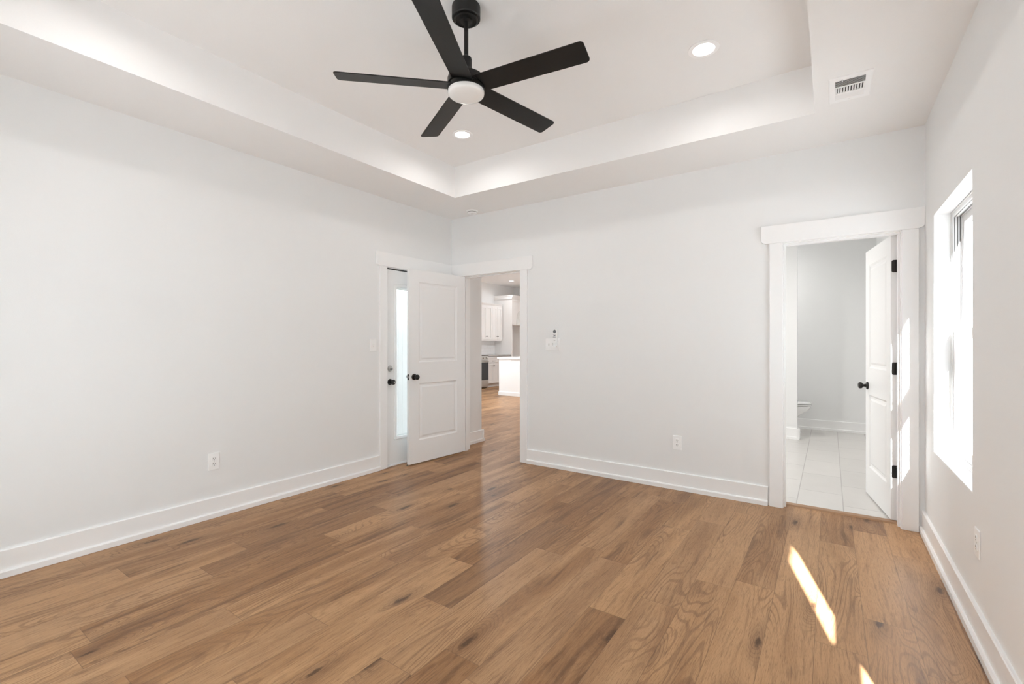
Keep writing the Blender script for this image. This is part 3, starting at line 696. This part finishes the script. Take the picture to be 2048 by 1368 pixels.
# ------------------------------------------------------------------ air vent
vx0, vx1, vy0, vy1 = 3.718, 3.918, -1.018, -0.700
av = empty('air_vent', ((vx0+vx1)/2, (vy0+vy1)/2, H)); tag(av, 'white louvred air vent in the ceiling border above the window', 'air vent')
hx, hy = (vx1-vx0)/2, (vy1-vy0)/2
ox0, ox1, oy0, oy1 = -hx+0.031, hx-0.031, -hy+0.040, hy-0.040
fm = MB()
ring = [(-hx, -hy), (hx, -hy), (hx, hy), (-hx, hy)]; hole = [(ox0, oy0), (ox1, oy0), (ox1, oy1), (ox0, oy1)]
inn = [(-hx+0.004, -hy+0.004), (hx-0.004, -hy+0.004), (hx-0.004, hy-0.004), (-hx+0.004, hy-0.004)]
fv = [(x, y, 0.0) for x, y in ring] + [(x, y, -0.003) for x, y in ring] + [(x, y, -0.006) for x, y in inn] + [(x, y, -0.006) for x, y in hole] + [(x, y, 0.0) for x, y in hole]
fm.add(fv, [(4*k+q, 4*k+(q+1) % 4, 4*k+4+(q+1) % 4, 4*k+4+q) for k in range(4) for q in range(4)])
L3 = (oy1-oy0)/3
fm.box(ox0, ox1, oy0+L3-0.005, oy0+L3+0.005, -0.007, 0).box(ox0, ox1, oy0+2*L3-0.005, oy0+2*L3+0.005, -0.007, 0)
fm.build('frame', 'plastic', av)
MB().box(ox0, ox1, oy0, oy1, -0.0012, -0.0004).build('duct', 'duct', av)  # thin dark sheet stands in for the shade behind the louvres
for zone in (0, 2):
    s = MB(); yb = oy0 + L3*zone
    for i in range(6):
        yy = yb + 0.008 + (L3-0.014)*i/5.4
        s.box(ox0, ox1, -0.0055, 0.0055, -0.0005, 0.0005, T(0, yy, -0.0055) @ RX(math.radians(35 if zone == 0 else -35)))
    s.build('straight_louvres', 'plastic', av)
for i in range(11):
    xx = ox0 + 0.004 + (ox1-ox0-0.008)*i/10
    MB().box(-0.0048, 0.0048, oy0+L3+0.006, oy0+2*L3-0.006, -0.0006, 0.0006, T(xx, 0, -0.006) @ RY(math.radians(-38))).build('louvre', 'plastic', av)
for yy in (-hy+0.018, hy-0.018): MB().lathe([(0.0045, -0.006), (0.0045, -0.0075), (0.0, -0.008)], 14, T(0, yy, 0)).build('screw', 'plastic', av)
MB().box(ox0+0.030, ox0+0.036, oy0-0.012, oy0+0.010, -0.012, -0.006).build('damper_lever', 'plastic', av)

# ------------------------------------------------------------------ switches, outlets, remote
def rrect(w, h, r, n=4):
    pts = []
    for cx, cz, a0 in ((w/2-r, -h/2+r, -PI/2), (w/2-r, h/2-r, 0), (-w/2+r, h/2-r, PI/2), (-w/2+r, -h/2+r, PI)):
        for i in range(n+1):
            a = a0 + PI/2*i/n; pts.append((cx + r*math.cos(a), cz + r*math.sin(a)))
    return pts
def outlet(loc, rz, label, w=0.076, h=0.122):
    r = empty('wall_outlet', loc, rz); tag(r, label, 'outlet', 'wall outlets')
    MB().prism(rrect(w, h, 0.005), 'y', -0.0062, 0).build('cover_plate', 'plastic', r, 0.0025, False, 3)
    for z in (0.020, -0.020):
        f = MB().prism([(x, zz+z) for x, zz in rrect(0.033, 0.029, 0.010)], 'y', -0.0085, -0.005).build('socket', 'plastic', r, 0.0008)
        MB().box(-0.0078, -0.0052, -0.0088, -0.0083, z-0.001, z+0.008).box(0.0052, 0.0078, -0.0088, -0.0083, z, z+0.007).box(-0.0025, 0.0025, -0.0088, -0.0083, z-0.010, z-0.005).build('slots', 'slot', f)
    MB().lathe([(0.0028, 0), (0.0028, 0.001), (0, 0.0012)], 12, T(0, -0.006, 0) @ RX(PI/2)).build('screw', 'steel', r)
    return r
outlet((0.0, -2.585, 0.408), PI/2, 'white duplex outlet low on the long blank wall')
outlet((2.628, 0.0, 0.405), 0, 'white duplex outlet on the end wall between the two doorways')
outlet((W, -1.362, 0.418), -PI/2, 'white duplex outlet under the window on the side wall')
def switch(loc, rz, gangs, label, w, h=0.122):
    r = empty('light_switch', loc, rz); tag(r, label, 'light switch', 'light switches')
    MB().prism(rrect(w, h, 0.005), 'y', -0.0062, 0).build('cover_plate', 'plastic', r, 0.0025, False, 3)
    for i in range(gangs):
        x = (i-(gangs-1)/2)*0.046
        MB().box(x-0.0055, x+0.0055, -0.0068, -0.006, -0.0125, 0.0125).build('toggle_slot', 'cabgrey', r)
        MB().box(-0.0042, 0.0042, -0.016, 0.0, -0.0045, 0.0045, T(x, -0.005, 0) @ RX(math.radians(28 if i % 2 else -28))).build('toggle', 'plastic', r, 0.001)
        for z in (0.030, -0.030): MB().lathe([(0.0026, 0), (0.0026, 0.001), (0, 0.0012)], 12, T(x, -0.006, z) @ RX(PI/2)).build('screw', 'plastic', r)
    return r
switch((0.0, -1.150, 1.252), PI/2, 1, 'white single light switch beside the glazed door', 0.076)
switch((1.388, 0.0, 1.257), 0, 3, 'white triple light switch beside the hall doorway, partly covered by a remote', 0.168)
rh = empty('remote_holder', (1.423, 0.0, 1.262)); tag(rh, 'white wall cradle holding the small remote above the triple switch', 'remote holder')
MB().prism([(x, z+0.02) for x, z in rrect(0.044, 0.150, 0.010)], 'y', -0.011, -0.0065).build('back_plate', 'plastic', rh, 0.001)
MB().prism([(-0.029, 0.012), (-0.029, -0.012), (-0.016, -0.028), (0.016, -0.028), (0.029, -0.012), (0.029, 0.012), (0.0255, 0.012), (0.0255, -0.010), (0.0145, -0.0245), (-0.0145, -0.0245), (-0.0255, -0.010), (-0.0255, 0.012)], 'y', -0.036, -0.010).build('cup', 'plastic', rh, 0.001)
rc = empty('remote_control', (1.423, -0.012, 1.338)); tag(rc, 'slim white fan remote with a dark round button, standing in its wall cradle', 'remote control')
MB().prism(rrect(0.048, 0.158, 0.0235, 8), 'y', -0.018, -0.0005).build('body', 'plastic', rc, 0.004, False, 3)
def disc(r, x, z, y=-0.0195, d=0.0025): return MB().lathe([(r, 0), (r, d), (0, d)], 24, T(x, y+d, z) @ RX(PI/2))
disc(0.0175, 0, 0.052, -0.0190).build('power_button', 'greybtn', rc)
for z in (0.023, -0.006):
    for x in (-0.014, 0, 0.014): disc(0.0045, x, z).build('button', 'greybtn', rc)
MB().prism([(x, z+0.0085) for x, z in rrect(0.024, 0.008, 0.0039)], 'y', -0.0195, -0.017).build('bar_button', 'slot', rc)
MB().prism([(x, z-0.040) for x, z in rrect(0.020, 0.004, 0.0019)], 'y', -0.0190, -0.017).build('slide_mark', 'steel', rc)

# ------------------------------------------------------------------ toilet behind the partition
tl = empty('toilet', (2.75, 3.53, 0.004)); tag(tl, 'white toilet bowl peeking out behind the bathroom partition', 'toilet')
def oval(a, b, cx, z, n=28, sq=1.0):
    return [(cx + a*math.copysign(abs(math.cos(2*PI*i/n))**sq, math.cos(2*PI*i/n)), b*math.copysign(abs(math.sin(2*PI*i/n))**sq, math.sin(2*PI*i/n)), z) for i in range(n)]
def loft(loops):
    mb = MB(); n = len(loops[0]); vs = [p for l in loops for p in l]
    fs = [(j*n+i, j*n+(i+1) % n, (j+1)*n+(i+1) % n, (j+1)*n+i) for j in range(len(loops)-1) for i in range(n)]
    fs += [tuple(range(n))[::-1], tuple(range((len(loops)-1)*n, len(loops)*n))]
    return mb.add(vs, fs)
loft([oval(0.26, 0.115, 0.38, 0.0), oval(0.255, 0.11, 0.38, 0.02), oval(0.22, 0.10, 0.36, 0.10), oval(0.20, 0.10, 0.36, 0.18), oval(0.23, 0.13, 0.40, 0.25), oval(0.275, 0.170, 0.45, 0.32), oval(0.295, 0.185, 0.455, 0.36), oval(0.298, 0.188, 0.455, 0.385)]).build('bowl', 'porcelain', tl, 0, True)
loft([oval(0.285, 0.182, 0.47, 0.392), oval(0.295, 0.19, 0.47, 0.397), oval(0.295, 0.19, 0.47, 0.405), oval(0.285, 0.182, 0.47, 0.410)]).build('seat', 'porcelain', tl, 0, True)
loft([oval(0.285, 0.182, 0.47, 0.416), oval(0.297, 0.192, 0.47, 0.420), oval(0.297, 0.192, 0.47, 0.428), oval(0.270, 0.172, 0.47, 0.436)]).build('lid', 'porcelain', tl, 0, True)
MB().box(0.0, 0.19, -0.21, 0.21, 0.385, 0.74).build('tank', 'porcelain', tl, 0.02, False, 3)
MB().box(-0.006, 0.20, -0.22, 0.22, 0.742, 0.775).build('tank_lid', 'porcelain', tl, 0.008)

# ------------------------------------------------------------------ kitchen
def shaker(w, h, t=0.020, rail=0.058, bead=False):
    """shaker door in local x (width), y 0..-t outward, z up; beaded centre when asked"""
    mb = MB().box(0, rail, -t, 0, 0, h).box(w-rail, w, -t, 0, 0, h).box(rail, w-rail, -t, 0, 0, rail).box(rail, w-rail, -t, 0, h-rail, h)
    mb.box(rail-0.001, w-rail+0.001, -t+0.010, 0, rail-0.001, h-rail+0.001)
    return mb
CK = RZ(PI/2)   # local -y faces +x
def cab_knob(parent, m, x, z, y=-0.020):
    return MB().lathe([(0.006, 0), (0.006, 0.012), (0.0135, 0.016), (0.015, 0.021), (0.012, 0.026), (0, 0.027)], 16, m @ T(x, y, z) @ RX(PI/2)).build('knob', 'bronze', parent, 0, True)
def upper_cabinet(y0, y1, label):
    w = y1-y0; r = empty('wall_cabinet', (-4.47, y0, 1.312), PI/2); tag(r, label, 'cabinet', 'kitchen wall cabinets')
    MB().box(0, w, 0, 0.299, 0, 1.040).build('cabinet_body', 'cab', r)
    MB().prism([(0.299, 1.015), (-0.004, 1.015), (-0.006, 1.035), (-0.030, 1.082), (-0.034, 1.098), (0.299, 1.098)], 'x', 0, w).build('crown_moulding', 'cab', r)
    dw_ = (w-0.010)/2
    for i in (0, 1):
        x = 0.003 + i*(dw_+0.004); d = shaker(dw_, 0.962)
        d = MB().add([(a+x, b-0.001, c+0.045) for a, b, c in d.v], d.f).build('cabinet_door', 'cab', r, 0.001)
        cab_knob(d, Matrix.Identity(4), x + (dw_-0.028 if i == 0 else 0.028), 0.136, -0.021)
    return r
upper_cabinet(6.713, 7.225, 'white two-door kitchen wall cabinet beside the tall fridge surround')
upper_cabinet(6.197, 6.709, 'white two-door kitchen wall cabinet next to the door jamb edge, farther from the fridge surround')
def base_cabinet(y0, y1, label):
    w = y1-y0; r = empty('base_cabinet', (-4.180, y0, 0), PI/2); tag(r, label, 'cabinet', 'kitchen base cabinets')
    MB().box(0, w, 0, 0.588, 0.105, 0.876).box(0.0, w, 0.075, 0.588, 0.0, 0.105).build('cabinet_body', 'cabgrey', r)
    d = shaker(w-0.008, 0.165, rail=0.035); d = MB().add([(a+0.004, b-0.001, c+0.695) for a, b, c in d.v], d.f).build('drawer', 'cabgrey', r, 0.001)
    MB().box(w/2-0.065, w/2+0.065, -0.052, -0.042, 0.738, 0.748).box(w/2-0.055, w/2-0.045, -0.044, -0.020, 0.738, 0.748).box(w/2+0.045, w/2+0.055, -0.044, -0.020, 0.738, 0.748).build('handle', 'bronze', d, 0.002)
    dw_ = (w-0.012)/2
    for i in (0, 1):
        x = 0.004 + i*(dw_+0.004); d = shaker(dw_, 0.565)
        d = MB().add([(a+x, b-0.001, c+0.118) for a, b, c in d.v], d.f).build('cabinet_door', 'cabgrey', r, 0.001)
        cab_knob(d, Matrix.Identity(4), x + (dw_-0.028 if i == 0 else 0.028), 0.600, -0.021)
    return r
base_cabinet(6.130, 6.660, 'pale grey kitchen base cabinet with drawer, beside the range')
base_cabinet(6.664, 7.255, 'pale grey kitchen base cabinet mostly hidden behind the island')
ct = MB().box(KX, -4.145, 6.127, 7.258, 0.878, 0.914).build('kitchen_countertop', 'quartzg', None, 0.003)
tag(ct, 'grey countertop slab on the kitchen base cabinets beside the range', 'countertop')
bs = MB().box(KX, KX+0.010, 5.0, 7.258, 0.915, 1.311); tag(struct('wall_backsplash', bs, 'subway'), 'white tile backsplash under the kitchen wall cabinets', 'backsplash')
# range
rg = empty('kitchen_range', (-4.150, 5.362, 0), PI/2); tag(rg, 'stainless range with black oven door beside the grey base cabinet', 'range')
MB().box(0, 0.760, 0.0, 0.615, 0.03, 0.905).build('range_body', 'steel', rg, 0.003)
MB().box(0, 0.760, -0.028, 0.615, 0.905, 0.922).build('cooktop', 'ovenglass', rg, 0.004)
MB().prism([(-0.030, 0.790), (-0.018, 0.900), (0.0, 0.900), (0.0, 0.790)], 'x', 0.0, 0.760).build('control_panel', 'steel', rg, 0.002)
for i in range(5):
    MB().lathe([(0.024, 0), (0.022, 0.022), (0.019, 0.026), (0, 0.026)], 20, T(0.08+0.15*i, -0.026, 0.845) @ RX(PI/2)).build('control_knob', 'steel', rg, 0, True)
od = MB().box(0.005, 0.755, -0.028, 0.0, 0.235, 0.780).build('oven_door', 'ovenglass', rg, 0.003)
MB().box(0.005, 0.755, -0.030, -0.001, 0.720, 0.782).build('oven_door_band', 'steel', od, 0.002)
MB().tube([(0.05, -0.075, 0.748), (0.71, -0.075, 0.748)], 0.011).box(0.05, 0.07, -0.075, -0.028, 0.738, 0.758).box(0.69, 0.71, -0.075, -0.028, 0.738, 0.758).build('oven_handle', 'steel', od)
MB().box(0.005, 0.755, -0.026, 0.0, 0.060, 0.225).build('storage_drawer', 'steel', rg, 0.003)
for fx in (0.04, 0.72):
    for fy in (0.04, 0.56): MB().lathe([(0.015, 0.0), (0.015, 0.03)], 12, T(fx, fy, 0)).build('foot', 'slot', rg)
# fridge surround with a cabinet over the empty niche
fs = empty('fridge_surround', (-4.140, 7.263, 0), PI/2); tag(fs, 'tall white fridge surround with a cabinet over its empty grey niche', 'cabinet')
FW = 0.95
MB().box(0, 0.022, -0.020, 0.628, 0, 2.60).build('side_panel', 'cab', fs)
MB().box(FW-0.022, FW, -0.020, 0.628, 0, 2.60).build('side_panel', 'cab', fs)
MB().box(0.022, FW-0.022, 0.0, 0.628, 1.795, 2.60).build('cabinet_body', 'cab', fs)
cm = MB().prism([(0.628, 2.575), (-0.024, 2.575), (-0.028, 2.595), (-0.050, 2.660), (-0.055, 2.690), (0.628, 2.690)], 'x', -0.020, FW+0.02)
cm.prism([(-0.004, 2.575), (-0.008, 2.60), (-0.028, 2.66), (-0.033, 2.69), (0.0, 2.69), (0.0, 2.575)], 'y', -0.03, 0.628).build('crown_moulding', 'cab', fs)
dw_ = (FW-0.044-0.010)/2
for i in (0, 1):
    x = 0.025 + i*(dw_+0.004); d = shaker(dw_, 0.755)
    d = MB().add([(a+x, b-0.001, c+1.815) for a, b, c in d.v], d.f).build('cabinet_door', 'cab', fs, 0.001)
    cab_knob(d, Matrix.Identity(4), x + (dw_-0.028 if i == 0 else 0.028), 1.875, -0.021)
# island
IX0, IX1, IY0, IY1 = -2.874, -2.262, 4.900, 6.75
isl = empty('kitchen_island', (IX0, IY0, 0)); tag(isl, 'white kitchen island base seen end-on through the hall doorway', 'kitchen island')
iw, il = IX1-IX0, IY1-IY0
MB().box(0, iw, 0, il, 0.0, 0.876).build('island_body', 'trim', isl)
MB().box(-0.014, iw+0.014, -0.014, il+0.014, 0.0, 0.085).build('base_trim', 'trim', isl, 0.003)
io = MB().prism([(x+0.296, z+0.822) for x, z in rrect(0.125, 0.078, 0.005)], 'y', -0.006, 0.0).build('outlet_cover', 'plastic', isl, 0.002)
for xx in (0.277, 0.315): MB().prism([(x+xx, z+0.822) for x, z in rrect(0.028, 0.033, 0.010)], 'y', -0.0078, -0.005).build('socket', 'plastic', io, 0.0008)
ic = MB().box(IX0-0.032, IX1+0.30, IY0-0.032, IY1+0.03, 0.878, 0.914).build('island_countertop', 'quartz', None, 0.004)
tag(ic, 'white quartz slab on the kitchen island', 'countertop')
# pendant over the island
pd = empty('pendant_light', (-2.625, 5.50, 3.054)); tag(pd, 'clear glass pendant hanging above the island, cut off by the door frame', 'pendant light')
zz = lambda z: z-3.054
MB().lathe([(0.060, 0.0), (0.060, -0.020), (0.0, -0.022)][::-1], 24).build('canopy', 'steel', pd, 0, True)
MB().lathe([(0.004, zz(2.10)), (0.004, -0.02)], 10).build('cord', 'steel', pd)
MB().lathe([(0.0, zz(2.11)), (0.022, zz(2.10)), (0.026, zz(2.04)), (0.0, zz(2.04))][::-1], 20).build('socket_cap', 'steel', pd, 0, True)
gs = [(0.027, zz(2.055)), (0.060, zz(2.045)), (0.095, zz(2.00)), (0.115, zz(1.92)), (0.125, zz(1.80)), (0.128, zz(1.715))]
MB().lathe(gs + [(r-0.003, z) for r, z in gs[::-1]] , 36).build('glass_shade', 'glass', pd, 0, True)
MB().lathe([(0.012, zz(2.04)), (0.014, zz(2.0)), (0.030, zz(1.955)), (0.028, zz(1.925)), (0.0, zz(1.905))], 20).build('bulb', 'lens', pd, 0, True)
